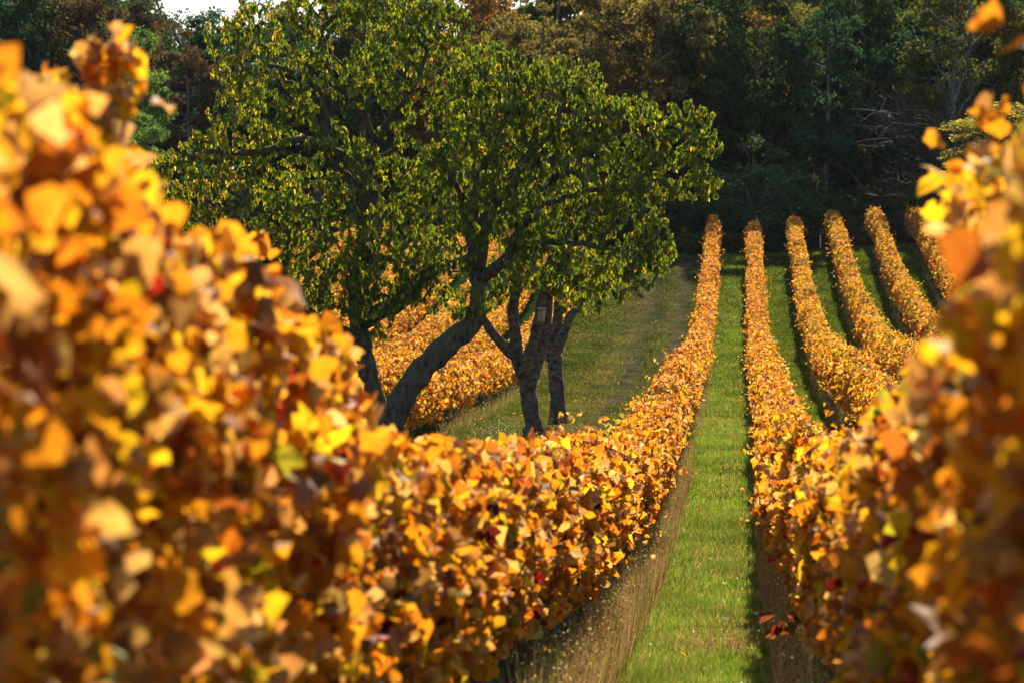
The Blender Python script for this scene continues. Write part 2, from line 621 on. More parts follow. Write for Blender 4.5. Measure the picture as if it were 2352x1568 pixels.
v, f = profile_stake(1.7, .022)
o = build("stake", v, f, M_stake); stake_mesh = o.data; bpy.data.objects.remove(o)
v, f = tube([(0, 0, -.1), (.003, 0, .8), (0, .004, 1.6)], [.014, .013, .012], 7)
o = build("stake", v, f, M_wood_stake); rod_mesh = o.data; bpy.data.objects.remove(o)


def sleeve(h, r):
    """square plastic vine sleeve, open on top"""
    V = []
    for rr, z0, z1 in ((r, 0, h), (r * .86, 0, h)):
        V += [(-rr, -rr, z0), (rr, -rr, z0), (rr, rr, z0), (-rr, rr, z0), (-rr, -rr, z1), (rr, -rr, z1), (rr, rr, z1), (-rr, rr, z1)]
    F = []
    for k in range(4):
        F.append((k, (k + 1) % 4, 4 + (k + 1) % 4, 4 + k))
        F.append((8 + (k + 1) % 4, 8 + k, 12 + k, 12 + (k + 1) % 4))
        F.append((4 + k, 4 + (k + 1) % 4, 12 + (k + 1) % 4, 12 + k))
    return np.array(V, float), np.array(F)


v, f = sleeve(.42, .045)
o = build("vine_sleeve", v, f, M_guard); sleeve_mesh = o.data; bpy.data.objects.remove(o)


def place(name, mesh, loc, parent, rz=0, tilt=(0, 0), sc=1.0):
    o = bpy.data.objects.new(name, mesh)
    COL.objects.link(o)
    o.parent = parent
    o.location = [float(c) for c in loc]
    o.rotation_euler = (tilt[0], tilt[1], rz)
    o.scale = (sc, sc, sc)
    return o


RIGHT_LABELS = [
    "long orange vine row from the blurred left front up beside the orchard grass",
    "orange vine row bordering the sunlit grass lane on its right, its close end blurred",
    "vine row beside the shaded lane, third counting from the orchard grass",
    "vine row with yellow green tips, fourth counting from the orchard grass",
    "vine row with dark stems under its foliage, fifth counting from the orchard grass",
    "outermost vine row up the slope, sixth counting from the orchard grass"]

ROWX = [-1.43 + 2.1 * k for k in range(6)]
TOP1 = (np.array([0, 4.3, 5.5, 5.9, 6.7, 7.4, 8.7, 9.2, 11.3, 14.7, 18.4, 22.0]), np.array([.46, .46, .40, .25, .21, .08, -.03, -.28, -.45, -.58, -.70, -.9]))
TOP2 = (np.array([0, 4.2, 5.5, 6.6, 8.1, 10.6, 13.0, 15.0, 18.0, 22.0]), np.array([.45, .38, .15, -.06, -.15, -.32, -.52, -.62, -.72, -.9]))
for k, X0 in enumerate(ROWX):
    row = empty("vine_row", (0, 0, 0))
    tag(row, RIGHT_LABELS[k], "vine row", "rows of vines climbing the slope")
    hw = .33
    green = [0.0, .15, .7, 1.0, .8, .6][k]
    y_end = [150, 150, 150.5, 152, 152.5, 153][k]
    parts = []
    if k == 0:
        parts.append(row_section(X0, 1.5, 22, 1100, .077, VL, 1.95, .74, .30, 100, green, TOP1))
    elif k == 1:
        parts.append(row_section(X0, 2.0, 22, 1100, .077, VL, 1.95, .66, .25, 110, green, TOP2))
    ya = 22 if k < 2 else [0, 0, 20, 26, 32, 38][k]
    if ya < 45:
        parts.append(row_section(X0, ya, 45, 720, .09, VL if k < 3 else VM, 1.93, .76 if k < 2 else .6, hw, 120 + k, green))
    parts.append(row_section(X0, 45, 85, 560, .105, VM, 1.95, .66, .32, 140 + k, green))
    parts.append(row_section(X0, 85, y_end, 500, .112, VF, 1.97, .6, .31, 160 + k, green))
    parts += small_shoots(X0, max(ya, 12), 80, 3.2, 1.9, hw, .1, VM, 5, green)
    parts += small_shoots(X0, 80, y_end, 3.6, 1.9, .32, .1, VM, 5, green)
    if k == 0:
        parts += small_shoots(X0, 14, 22, .6, 1.8, .28, .1, VL, 5, green)
    V, F, C = join(parts)
    build("foliage", V, F, M_vine, row, C)
    # wood and stakes
    ys = {0: np.arange(14, 66, .95), 1: np.arange(12, 60, .95), 2: np.arange(26, 70, 1.0), 3: np.arange(40, 100, 1.0), 4: np.arange(50, 125, 1.05), 5: np.arange(60, 150, 1.1)}[k]
    for j, y in enumerate(ys):
        y = y + R.uniform(-.08, .08)
        x = X0 + R.uniform(-.03, .03)
        place("vine_trunk", trunk_meshes[R.randint(5)], (x, y, ground(x, y)), row, R.choice([0, math.pi]), (R.uniform(-.05, .05), R.uniform(-.06, .06)), R.uniform(.85, 1.1))
        if k < 3 or j % 3 == 0:
            x2, y2 = x + R.uniform(.01, .05), y + R.uniform(.05, .12)
            place("stake", rod_mesh if R.rand() < .6 else stake_mesh, (x2, y2, ground(x2, y2)), row, R.uniform(-.2, .2), (R.uniform(-.02, .02), R.uniform(-.03, .03)))
    if k in (0, 1):
        for y in ((31.6, 47.5) if k == 0 else (18.0, 41.0)):
            x = X0 + .06
            place("vine_sleeve", sleeve_mesh, (x, y, ground(x, y)), row, .2)
    # training wires
    wy = np.linspace(2, y_end - .5, 90)
    wp = []
    for hz in (.75, 1.15, 1.6):
        wv, wf = tube(np.stack([np.full(90, X0), wy, ground(X0, wy) + hz], 1), np.full(90, .002), 3, cap=False)
        wp.append((wv, wf, np.zeros((len(wv), 3))))
    V, F, _ = join(wp)
    tag(build("training_wire", V, F, M_stake, row))
    if k == 0:
        ROW1 = row
    if k == 1:
        ROW2 = row


def add_shoot(row, uvd0, uvd1, nleaf, size, seed, palette=None, sag=0, tmpl=VL):
    (vv, ff, cc), (tv, tf) = shoot_parts(at(*uvd0), at(*uvd1), nleaf, size, tmpl, seed, 0, palette, sag)
    s = build("shoot", tv, tf, M_cane, row)
    build("shoot_foliage", vv, ff, M_vine, s, cc)
    return s


ORG = PAL[[0, 0, 3, 5, 1, 2]]
YEL = PAL[[1, 1, 0]]
add_shoot(ROW1, (215, 420, 7.6), (275, 95, 7.9), 80, .11, 1, ORG)
add_shoot(ROW1, (190, 400, 7.6), (150, 175, 7.9), 40, .11, 2, ORG)
add_shoot(ROW1, (40, 420, 7.2), (75, 260, 7.3), 34, .10, 3, ORG)
add_shoot(ROW1, (600, 650, 10.8), (590, 545, 10.9), 10, .09, 4, ORG)
add_shoot(ROW1, (1248, 1070, 23.5), (1252, 1015, 23.5), 4, .10, 5, PAL[[8, 8]])
add_shoot(ROW1, (790, 900, 13), (815, 790, 13), 12, .10, 6, YEL)
add_shoot(ROW2, (2240, 470, 8.6), (2130, 320, 8.4), 6, .10, 11, YEL)
add_shoot(ROW2, (2225, 500, 8.8), (2145, 410, 8.6), 3, .12, 12, PAL[[1, 1]])
add_shoot(ROW2, (2290, 470, 7.8), (2250, 240, 7.7), 12, .10, 13, ORG)
add_shoot(ROW2, (2345, 520, 7.2), (2345, 370, 7.2), 26, .11, 14, ORG)
add_shoot(ROW2, (2420, 260, 6.4), (2300, -10, 6.3), 6, .12, 15, PAL[[0, 0, 2]])
add_shoot(ROW2, (2280, 620, 8.4), (2230, 510, 8.3), 6, .10, 16, PAL[[8, 8, 4]])
for q_, (a_, b_) in enumerate([((2330, 640), (2290, 330)), ((2300, 700), (2240, 430)), ((2360, 620), (2345, 420)), ((2400, 640), (2370, 470)), ((2340, 520), (2310, 400))]):
    add_shoot(ROW2, (*a_, 7.6 - .2 * q_), (*b_, 7.5 - .2 * q_), 34, .11, 20 + q_, ORG if q_ % 2 else PAL[[0, 1, 3, 5, 5, 4, 6]])
add_shoot(ROW2, (1880, 1385, 17.4), (1738, 1470, 17.2), 13, .11, 17, np.array([(.20, .07, .04), (.17, .06, .045), (.24, .13, .09), (.30, .06, .025)]), .02)

# vineyard block on the left, beyond the cherry trees
LEFT_LABELS = ["short vine row right behind the cherry trunks, nearest the shaded grass", "vine row behind the one nearest the shaded grass, seen under the cherry branches",
               "vine row glimpsed through the cherry branches, third from the shaded grass", "vine row glimpsed through the cherry branches, fourth from the shaded grass",
               "vine row mostly hidden by the cherry crown, fifth from the shaded grass", "vine row mostly hidden by the cherry crown, sixth from the shaded grass",
               "vine row peeping past the blurred leaves, seventh from the shaded grass"] + ["vine row behind the crooked cherry's foliage, %s from the shaded grass" % q_ for q_ in ("eighth", "ninth", "tenth", "eleventh", "twelfth")]
for k in range(12):
    X0 = -7.9 - 2.1 * k
    row = empty("vine_row")
    tag(row, LEFT_LABELS[k], "vine row", "rows of vines beyond the cherry trees")
    y0, y1 = 67.0 - .5 * min(k, 7), 151 - .3 * k
    parts = [row_section(X0, y0, 100, 420, .115, VM, 1.55, .38, .36, 200 + k, .25), row_section(X0, 100, y1, 300, .12, VF, 1.6, .4, .36, 220 + k, .35)]
    parts += small_shoots(X0, y0, 110, .6, 1.5, .34, .1, VM, 5, .3)
    V, F, C = join(parts)
    build("foliage", V, F, M_vine, row, C)
    if k < 2:
        for y in np.arange(y0 + .2, y0 + 38, .62):
            x = X0 + R.uniform(-.03, .03) + .1
            place("stake" if R.rand() < .5 else "vine_trunk", rod_mesh if R.rand() < .5 else trunk_meshes[R.randint(5)], (x, y, ground(x, y)), row, 0, (R.uniform(-.04, .04), R.uniform(-.04, .04)), .9)
        if k == 0:
            for y in (73.4, 75.6, 83.0):
                x = X0 + .3
                place("vine_sleeve", sleeve_mesh, (x, y, ground(x, y)), row, .3, sc=1.3)
            # end post with red leaves
            p = at(988, 985, 73.5)
            z = float(ground(p[0], p[1]))
            v, f = tube([(p[0], p[1], z - .1), (p[0] + .01, p[1], z + .7), (p[0], p[1], z + 1.45)], [.05, .045, .04], 8)
            build("end_post", v, f, M_wood_stake, row)
            (vv, ff, cc), (tv, tf) = shoot_parts(np.array([p[0], p[1] - .08, z + .1]), np.array([p[0] + .05, p[1] - .08, z + .6]), 16, .11, VM, 3, 0, PAL[[8, 8, 4]])
            s = build("shoot", tv, tf, M_cane, row)
            build("shoot_foliage", vv, ff, M_vine, s, cc)

# ------------------------------------------------------------------ grass and weeds
blade_v = np.array([(-.5, 0, 0), (.5, 0, 0), (.32, .55, .12), (-.32, .55, .12), (0, 1, .42)], float)
blade_f = np.array([(0, 1, 2), (0, 2, 3), (3, 2, 4)])
tri_v = np.array([(-.5, 0, 0), (.5, 0, 0), (0, 1, .3)], float)
tri_f = np.array([(0, 1, 2)])


def blades(x, y, h, w, col, tv=blade_v, tf=blade_f, lean=.45):
    n = len(x)
    P = np.stack([x, y, ground(x, y) - .01], 1)
    ax = np.tile([0, 0, 1.0], (n, 1)) + rnd_dirs(n) * lean * [1, 1, .2]
    M = frames(ax, rnd_dirs(n) * [1, 1, .1] + 1e-4)
    return scatter(tv, tf, P, M, np.stack([w, h, h], 1), col)


def grass_cols(n, x, y, dry=.12, light_tone=1.0):
    pal = np.array([(.055, .11, .018), (.085, .15, .026), (.115, .18, .03), (.16, .19, .06), (.26, .21, .12)])
    patch = (noise2(x, y * .6, .45, 5) + noise2(x, y * .5, 1.6, 6)) * 1.3
    w = np.tile([.28, .34, .22, .10, .06], (n, 1))
    w[:, 4] = dry * np.clip(1 + 1.5 * patch, .1, 4)
    w[:, 2] *= np.clip(1 - 1.3 * patch, .1, 3)
    w[:, 0] *= np.clip(1 - 1.5 * noise2(x, y * .5, .9, 7), .1, 3)
    w /= w.sum(1, keepdims=True)
    k = (np.cumsum(w, 1) < R.rand(n, 1)).sum(1).clip(0, 4)
    return pal[k] * R.uniform(.7, 1.25, (n, 1)) * (1 + .45 * noise2(x, y * .6, .7, 12))[:, None] * light_tone * 1.15  # last factor puts sun and shade of the lanes into the blade colour


def grass_patch(x0, x1, y0, y1, dens, h, w, dry, light_tone=1.0, short=None, tv=blade_v, tf=blade_f, bare=None):
    n = int((x1 - x0) * (y1 - y0) * dens)
    x, y = R.uniform(x0, x1, n), R.uniform(y0, y1, n)
    tuft = (.5 + .65 * (noise2(x, y * .7, .30, 8) + noise2(x, y, 1.1, 9))).clip(0, 1.3)
    if bare is not None:
        keep = R.rand(n) > bare(x, y)
        x, y, tuft = x[keep], y[keep], tuft[keep]
    ex = .10 + .12 * noise2(x, y, .5, 61)
    keep = (R.rand(len(x)) < .25) | ((x > x0 + ex) & (x < x1 - ex))
    x, y, tuft = x[keep], y[keep], tuft[keep]
    n = len(x)
    hh = h * (.55 + .75 * tuft) * R.uniform(.6, 1.25, n)
    return blades(x, y, hh, np.full(n, w) * R.uniform(.7, 1.3, n), grass_cols(n, x, y, dry, light_tone), tv, tf)


p = [grass_patch(-1.37, .58, 15, 24, 3200, .12, .006, .16, 1.3),  # blade colour raised to look sunlit
     grass_patch(-1.37, .58, 24, 34, 2400, .12, .008, .15, 1.3),
     grass_patch(-1.37, .58, 34, 50, 1300, .12, .012, .12, 1.25),
     grass_patch(-1.37, .58, 50, 80, 650, .12, .018, .12, 1.35, tv=tri_v, tf=tri_f),
     grass_patch(-1.37, .58, 80, 152, 300, .12, .028, .06, 1.15, tv=tri_v, tf=tri_f)]
V, F, C = join(p)
tag(build("grass", V, F, M_grass, col=C), "sunlit mown grass lane between the first two vine rows", "grass", kind="stuff")
p = []
for k in range(1, 5):
    a, b_ = ROWX[k] + .25, ROWX[k + 1] - .2
    p.append(grass_patch(a, b_, 24 + 8 * k, 80, 500, .11, .018, .05, .95, tv=tri_v, tf=tri_f))  # blade colour darkened to stand in for shade between the rows
    p.append(grass_patch(a, b_, 80, 152, 260, .11, .028, .04, .9, tv=tri_v, tf=tri_f))
p.append(grass_patch(ROWX[5] + .25, 16, 90, 152, 110, .09, .04, .04, tv=tri_v, tf=tri_f))
V, F, C = join(p)
tag(build("grass", V, F, M_grass, col=C), "deep green shaded grass in the lanes of the right hand vine rows", "grass", kind="stuff")


def rake(x, y):
    a = noise1(y + x * .7, 1.4, 21) + noise1(x * 2 + y * .4, .8, 22)
    b1 = np.exp(-((x + 2.55 + .0 * y) / .5) ** 2) + np.exp(-((x + 4.0) / .55) ** 2) * .8
    return np.clip(b1 * (1.05 + .6 * noise2(x, y * .3, .8, 23)), 0, .96)


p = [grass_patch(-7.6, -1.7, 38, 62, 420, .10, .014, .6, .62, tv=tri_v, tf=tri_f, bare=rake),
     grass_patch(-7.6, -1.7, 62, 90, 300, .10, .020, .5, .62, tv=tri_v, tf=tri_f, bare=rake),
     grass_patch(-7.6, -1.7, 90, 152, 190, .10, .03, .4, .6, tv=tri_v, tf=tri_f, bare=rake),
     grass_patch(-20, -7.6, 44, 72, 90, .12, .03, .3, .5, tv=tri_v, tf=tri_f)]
V, F, C = join(p)
tag(build("grass", V, F, M_grass, col=C), "dull shaded orchard grass with raked brown bands under the cherry trees", "grass", kind="stuff")


def weeds(name_label, X0, hw, y0, y1, dens, hmax, off=0.0, greenish=.25, wd=.011):
    n = int(2 * hw * (y1 - y0) * dens)
    x, y = X0 + off + R.uniform(-hw, hw, n), R.uniform(y0, y1, n)
    pal = np.array([(.36, .22, .11), (.46, .33, .17), (.28, .14, .085), (.22, .25, .05), (.38, .15, .09)])
    keep = R.rand(n) < (.62 + .9 * noise2(x, y * .6, .35, 53)).clip(.08, 1)
    edge = np.abs(x - X0 - off) / hw
    keep &= R.rand(n) > (edge - .55) * 1.6
    x, y = x[keep], y[keep]
    n = len(x)
    a = noise2(x, y, .8, 51)
    g_ = np.clip(greenish * (1 + 1.4 * a), .02, .9)
    k = np.where(R.rand(n) < g_, 3, R.choice([0, 1, 2, 4], n, p=[.35, .3, .25, .1]))
    c = pal[k] * R.uniform(.4, 1.5, (n, 1))
    h = hmax * R.uniform(.25, 1.15, n) * (1 + .5 * noise2(x, y, .5, 52))
    parts = [blades(x, y, h, np.full(n, wd), c, tri_v * [1, 1, .35], tri_f, .28)]
    # small leaves and seed heads along the stalks
    m_ = int(n * 1.6)
    i = R.randint(0, n, m_)
    P = np.stack([x[i], y[i], ground(x[i], y[i]) + h[i] * R.uniform(.25, 1.05, m_)], 1) + R.normal(0, .02, (m_, 3))
    cc = c[i] * R.uniform(.8, 1.5, (m_, 1))
    bright = R.rand(m_) < .09 + .1 * greenish
    cc[bright] = (.32, .34, .04)
    parts.append(scatter(quad_leaf(.2)[0], quad_leaf(.2)[1], P, frames(rnd_dirs(m_), rnd_dirs(m_)), R.uniform(.010, .030, m_) * (1 if y0 < 40 else 1.6), cc))
    V, F, C = join(parts)
    tag(build("dry_weeds", V, F, M_weed, col=C), name_label, "weeds", kind="stuff")


weeds("tall brown dry weeds along the foot of the first vine row", ROWX[0], .20, 15, 56, 1700, .60, .27, .3)
weeds("thin strip of withered weeds at the left foot of the second vine row", ROWX[1], .16, 14, 62, 1500, .50, -.24, .2)
weeds("low withered weeds further up the foot of the first vine row", ROWX[0], .20, 56, 146, 110, .38, .24, .45, .012)
weeds("low withered weeds further up the foot of the second vine row", ROWX[1], .14, 62, 146, 110, .35, -.24, .45, .012)
for k, lab in ((2, "third"), (3, "fourth"), (4, "fifth"), (5, "sixth")):
    weeds("weeds at the left foot of the %s vine row" % lab, ROWX[k], .16, 34 + 8 * k, 140, 110, .4, -.2, .6, .01)
weeds("yellowing weeds at the foot of the vine row behind the cherry trunks", -7.9, .35, 71, 118, 150, .5, .45, .75, .01)
weeds("reddish weed patch across the sunlit grass lane", -.15, .33, 25.2, 26.4, 330, .26, 0, .1)
weeds("dry stalks round the foot of the cherry trunks", -4.6, .9, 63, 72, 90, .4, 0, .1, .008)


# ------------------------------------------------------------------ cherry trees
ch_v = np.array([(0, 0, 0), (.18, .3, .06), (.16, .65, .0), (0, 1, -.22), (-.16, .65, .0), (-.18, .3, .06), (0, .48, -.04)], float)
ch_f = np.array([(6, 0, 1), (6, 1, 2), (6, 2, 3), (6, 3, 4), (6, 4, 5), (6, 5, 0)])


def cherry(label, limbs, lobes, npts, bark, lean_l, yellow, seed, leaf_n=9, step=.13, lsize=.115, bare=0.0):
    """limbs: list of [(u,v,d,r_px)...]; lobes: (u,v,ru,rv,d,rd)"""
    q = np.random.RandomState(seed)
    root = empty("cherry_tree", at(*limbs[0][0][:3]))
    base = np.array(root.location)
    tag(root, label, "tree", "cherry trees in the orchard strip")
    tv_, tf_, off = [], [], 0
    nodes, nrad = [], []
    for li, L in enumerate(limbs):
        pts = np.array([at(u, v, d) for u, v, d, r in L])
        rr = np.array([r * d / 6533.0 for u, v, d, r in L])
        P, r_ = resample(pts, rr, .12)
        P[1:-1] += q.normal(0, .012, P[1:-1].shape)
        if li == 0:
            r_ = r_ * (1 + .5 * np.exp(-np.arange(len(r_)) / 1.6))
        r_ = r_ * (1 + .06 * np.sin(np.arange(len(r_)) * 1.1 + li) + q.uniform(-.04, .04, len(r_)))
        v, f = tube(P, r_, 14 if r_.max() > .12 else 9, .07, seed + li)
        tv_.append(v); tf_.append(f + off); off += len(v)
        if li == 0:
            keep = P[:, 2] > P[0, 2] + 2.3
            nodes += list(P[keep]); nrad += list(r_[keep])
        else:
            nodes += list(P); nrad += list(r_)
    n0 = len(nodes)
    nodes = [np.array(p) for p in nodes]
    par = [-1] * n0
    # crown points
    W_ = np.array([l[2] * l[3] for l in lobes], float)
    W_ /= W_.sum()
    pts = []
    for _ in range(npts):
        l = lobes[q.choice(len(lobes), p=W_)]
        d = q.normal(size=3)
        d /= np.linalg.norm(d)
        rr = q.uniform(.25, 1.0) ** .5
        pts.append(at(l[0] + d[0] * rr * l[2], l[1] + d[1] * rr * l[3], l[4] + d[2] * rr * l[5]))
    pts = np.array(pts)
    A = np.array(nodes)
    dist = np.array([np.min(np.linalg.norm(A - p, axis=1)) for p in pts])
    order = np.argsort(dist)
    A = np.zeros((n0 + npts * 9, 3))
    A[:n0] = np.array(nodes)
    cnt = n0
    twigs = []
    for i in order:
        p = pts[i]
        dd = np.linalg.norm(A[:cnt] - p, axis=1) + .25 * np.clip(A[:cnt, 2] - p[2] + .2, 0, 9)
        j = int(np.argmin(dd))
        a = A[j]
        L_ = np.linalg.norm(p - a)
        m_ = int(min(8, max(2, L_ / .16)))
        t = np.linspace(0, 1, m_ + 1)[1:, None]
        c = a + (p - a) * t
        c[:, 2] += .16 * L_ * np.sin(t[:, 0] * math.pi)
        c += q.normal(0, .03, c.shape) * (t < 1)
        prev = j
        ids = [j]
        for x in c:
            A[cnt] = x
            par.append(prev)
            prev = cnt
            ids.append(cnt)
            cnt += 1
        twigs.append(ids)
    load = np.zeros(cnt)
    for ids in twigs:
        load[ids[-1]] += 1
    for i in range(cnt - 1, n0 - 1, -1):
        if par[i] >= 0:
            load[par[i]] += load[i]
    rad_ = .0055 * np.maximum(load, 1) ** .46
    for ids in twigs:
        P = A[ids]
        r_ = rad_[ids].copy()
        r_[0] = min(r_[0], r_[1] * 1.15)
        v, f = tube(P, r_, 5 if r_.max() < .03 else 7, .05, 3, cap=False)
        tv_.append(v); tf_.append(f + off); off += len(v)
    build("trunk", np.concatenate(tv_) - base, np.concatenate(tf_), bark, root, smooth=True)
    # leaves: drooping rosettes along the thin twigs
    RP, RD = [], []
    for ids in twigs:
        P = A[ids]
        seg = np.linalg.norm(np.diff(P, axis=0), axis=1)
        s = np.r_[0, np.cumsum(seg)]
        far = max(0, s[-1] - 1.25)
        for t in np.arange(far, s[-1] + .01, step):
            if q.rand() < .12:
                continue
            c = np.array([np.interp(t, s, P[:, k]) for k in range(3)])
            RP.append(c)
            RD.append(P[-1] - P[0])
    RP, RD = np.array(RP), np.array(RD)
    # bare gaps come from thinning in clusters
    g_ = noise1(RP[:, 0] * 1.7 + RP[:, 2] * 2.3, 1.0, seed + 3) + noise1(RP[:, 2] * 1.9 - RP[:, 1] * 1.2, 1.0, seed + 4)
    keep = g_ > -.80 + bare
    RP, RD = RP[keep], RD[keep]
    n = len(RP) * leaf_n
    P = np.repeat(RP, leaf_n, 0) + R.normal(0, .022, (n, 3))
    hd = rnd_dirs(n) * [1, 1, .35]
    axis = hd * .62 + [0, 0, -.85]
    nrm = hd * .9 + [0, 0, .45] + rnd_dirs(n) * .35
    M = frames(axis, nrm)
    cen = np.array([l[:2] for l in lobes]).mean(0)
    pal = np.array([(.105, .16, .022), (.18, .235, .028), (.31, .33, .035), (.5, .42, .04), (.6, .28, .03)])
    # left tips coloured yellower and lighter as if sunlit, besides autumn yellowing
    side = np.clip((lean_l - P[:, 0]) / 2.5, 0, 1)
    w = np.stack([.42 - .15 * side, .42 - .05 * side, .12 + .25 * side * yellow, .015 + .12 * side * yellow, .012 + .03 * side * yellow], 1)
    w /= w.sum(1, keepdims=True)
    u_ = np.clip(np.repeat(R.rand(len(RP)), leaf_n) * .6 + R.rand(n) * .4, 0, .999)
    u_ = np.argsort(np.argsort(u_)) / n
    k = (np.cumsum(w, 1) < u_[:, None]).sum(1).clip(0, 4)
    C = pal[k] * R.uniform(.75, 1.25, (n, 1))
    s = lsize * R.uniform(.7, 1.15, n)
    V, F, C = scatter(ch_v, ch_f, P, M, np.stack([s * R.uniform(.85, 1.2, n), s, s * R.uniform(.4, 1.8, n)], 1), C)
    build("crown", V - base, F, M_cherry, root, C)
    print(label[:30], "leaves", n, "twigs", len(twigs))
    return root


DA, DB, DC, DD = 63.0, 59.0, 66.5, 74.0
# A: dark crooked tree on the left
cherry("big crooked cherry tree with dark trunk and low limb to the left, yellowing outer leaves",
       [[(905, 1075, DA, 28), (872, 960, DA, 23), (845, 850, DA, 21), (830, 780, DA, 22), (818, 700, DA + .3, 22), (838, 600, DA + .5, 25), (852, 520, DA + .6, 22), (845, 430, DA + .6, 20), (855, 360, DA + .5, 17), (830, 250, DA + .5, 12), (800, 150, DA + .5, 8)],
        [(832, 790, DA, 24), (770, 765, DA - .4, 24), (720, 740, DA - .8, 24), (680, 705, DA - 1.0, 22), (650, 640, DA - 1.1, 17), (600, 560, DA - 1.2, 12), (520, 480, DA - 1.2, 8)],
        [(835, 740, DA, 20), (880, 712, DA - .2, 20), (930, 693, DA - .4, 20), (945, 655, DA - .5, 19), (1000, 618, DA - .6, 14), (1060, 605, DA - .6, 11), (1110, 560, DA - .6, 9)],
        [(845, 480, DA + .5, 16), (790, 400, DA + .3, 15), (752, 345, DA + .2, 14), (748, 250, DA, 12), (760, 190, DA, 9), (740, 110, DA, 6)],
        [(850, 400, DA + .5, 12), (770, 350, DA - .3, 12), (690, 318, DA - .6, 10), (620, 345, DA - .9, 9), (560, 352, DA - 1.0, 7), (450, 345, DA - 1.2, 5)],
        [(852, 330, DA + .5, 9), (905, 260, DA + .2, 8), (960, 180, DA, 6), (990, 90, DA, 4)],
        [(760, 230, DA, 7), (700, 180, DA - .2, 6), (640, 150, DA - .3, 5), (560, 160, DA - .4, 4)]],
       [(620, 170, 150, 130, DA, 1.7), (500, 330, 90, 60, DA - .8, 1.0), (380, 370, 70, 35, DA - 1, .8), (800, 110, 190, 140, DA + .2, 2.0), (560, 300, 110, 120, DA - .5, 1.3), (960, 150, 150, 120, DA, 1.7), (700, 360, 190, 130, DA, 2.0), (430, 400, 130, 70, DA - 1, 1.0),
        (560, 480, 160, 100, DA - .8, 1.5), (720, 560, 160, 130, DA - .4, 1.6), (880, 480, 170, 170, DA, 2.0), (740, 660, 130, 80, DA - .8, 1.0), (900, 620, 130, 80, DA - .6, 1.2), (820, 740, 90, 45, DA - .9, .8), (1000, 300, 110, 130, DA + .3, 1.5), (980, 480, 100, 100, DA, 1.4), (520, 90, 60, 70, DA - .2, .8), (1000, 60, 90, 70, DA, 1.0), (870, 700, 60, 60, DA - .8, .6), (760, -10, 150, 60, DA, 1.4), (930, -20, 120, 60, DA, 1.4), (600, 30, 90, 60, DA, 1.0), (640, 600, 70, 60, DA - 1, .8), (990, 680, 60, 40, DA - .8, .6), (700, 640, 110, 60, DA - 1, .9), (860, 630, 130, 60, DA - .9, .9), (960, 590, 90, 60, DA - .8, .8), (560, 560, 90, 70, DA - 1, .9), (690, 610, 120, 80, DA - 1, .9), (650, 680, 70, 45, DA - 1, .8), (820, 670, 110, 50, DA - 1, .8), (350, 390, 60, 50, DA - 1, .7), (400, 470, 80, 60, DA - 1, .8), (460, 500, 70, 50, DA - 1, .7)],
       3000, M_bark_moss, float(at(760, 300, DA)[0]), 1.0, 5)
# B: leaning mossy trunk, forking above
cherry("leaning cherry tree with thick mossy slanting trunk and forked upright limbs",
       [[(850, 1085, DB, 32), (893, 985, DB, 30), (935, 895, DB, 29), (985, 830, DB, 28), (1040, 780, DB, 27), (1088, 744, DB, 24), (1106, 690, DB, 22), (1100, 630, DB + .1, 20), (1092, 560, DB + .1, 19), (1083, 490, DB + .1, 17)],
        [(1083, 500, DB + .1, 15), (1060, 455, DB, 11), (1035, 410, DB, 9), (1010, 350, DB, 7), (1000, 280, DB, 5)],
        [(1083, 500, DB + .1, 14), (1095, 440, DB + .1, 12), (1108, 395, DB + .1, 11), (1140, 310, DB + .2, 8), (1180, 240, DB + .2, 6)],
        [(1100, 620, DB - .15, 16), (1108, 545, DB - .2, 14), (1125, 480, DB - .2, 13), (1160, 435, DB - .2, 11), (1210, 360, DB - .2, 9), (1270, 300, DB - .2, 7), (1300, 230, DB - .2, 5)],
        [(1105, 640, DB, 15), (1140, 615, DB - .3, 14), (1172, 585, DB - .5, 13), (1190, 530, DB - .6, 10), (1250, 470, DB - .7, 8), (1340, 440, DB - .8, 6), (1450, 420, DB - .9, 4)],
        [(1180, 560, DB - .5, 9), (1260, 555, DB - .8, 8), (1350, 560, DB - 1, 6), (1440, 580, DB - 1.1, 4)],
        [(1260, 300, DB - .2, 6), (1350, 270, DB, 6), (1440, 280, DB, 5), (1540, 290, DB, 4), (1610, 320, DB, 3)]],
       [(1120, 260, 130, 120, DB, 1.6), (1280, 240, 130, 110, DB, 1.6), (1440, 290, 130, 90, DB, 1.3), (1560, 320, 110, 60, DB, .9), (1540, 400, 110, 70, DB - .2, 1.1), (1330, 390, 170, 110, DB - .3, 1.7), (1080, 380, 130, 100, DB, 1.5),
        (1430, 500, 110, 80, DB - .5, 1.3), (1250, 520, 120, 70, DB - .5, 1.2), (1040, 560, 90, 70, DB - .3, 1.0), (1300, 170, 90, 50, DB, .9), (1120, 150, 100, 80, DB, 1.2), (1450, 600, 90, 50, DB - .9, .8), (1620, 420, 40, 40, DB - .2, .5), (1080, 690, 60, 45, DB - .4, .6), (1500, 560, 60, 60, DB - .5, .8), (1240, 610, 90, 50, DB - .8, .9), (1330, 650, 90, 40, DB - .9, .9), (1140, 480, 110, 90, DB - .5, 1.2), (1580, 260, 60, 30, DB, .5)],
       2600, M_bark_moss, float(at(1080, 300, DB)[0]), .4, 6)
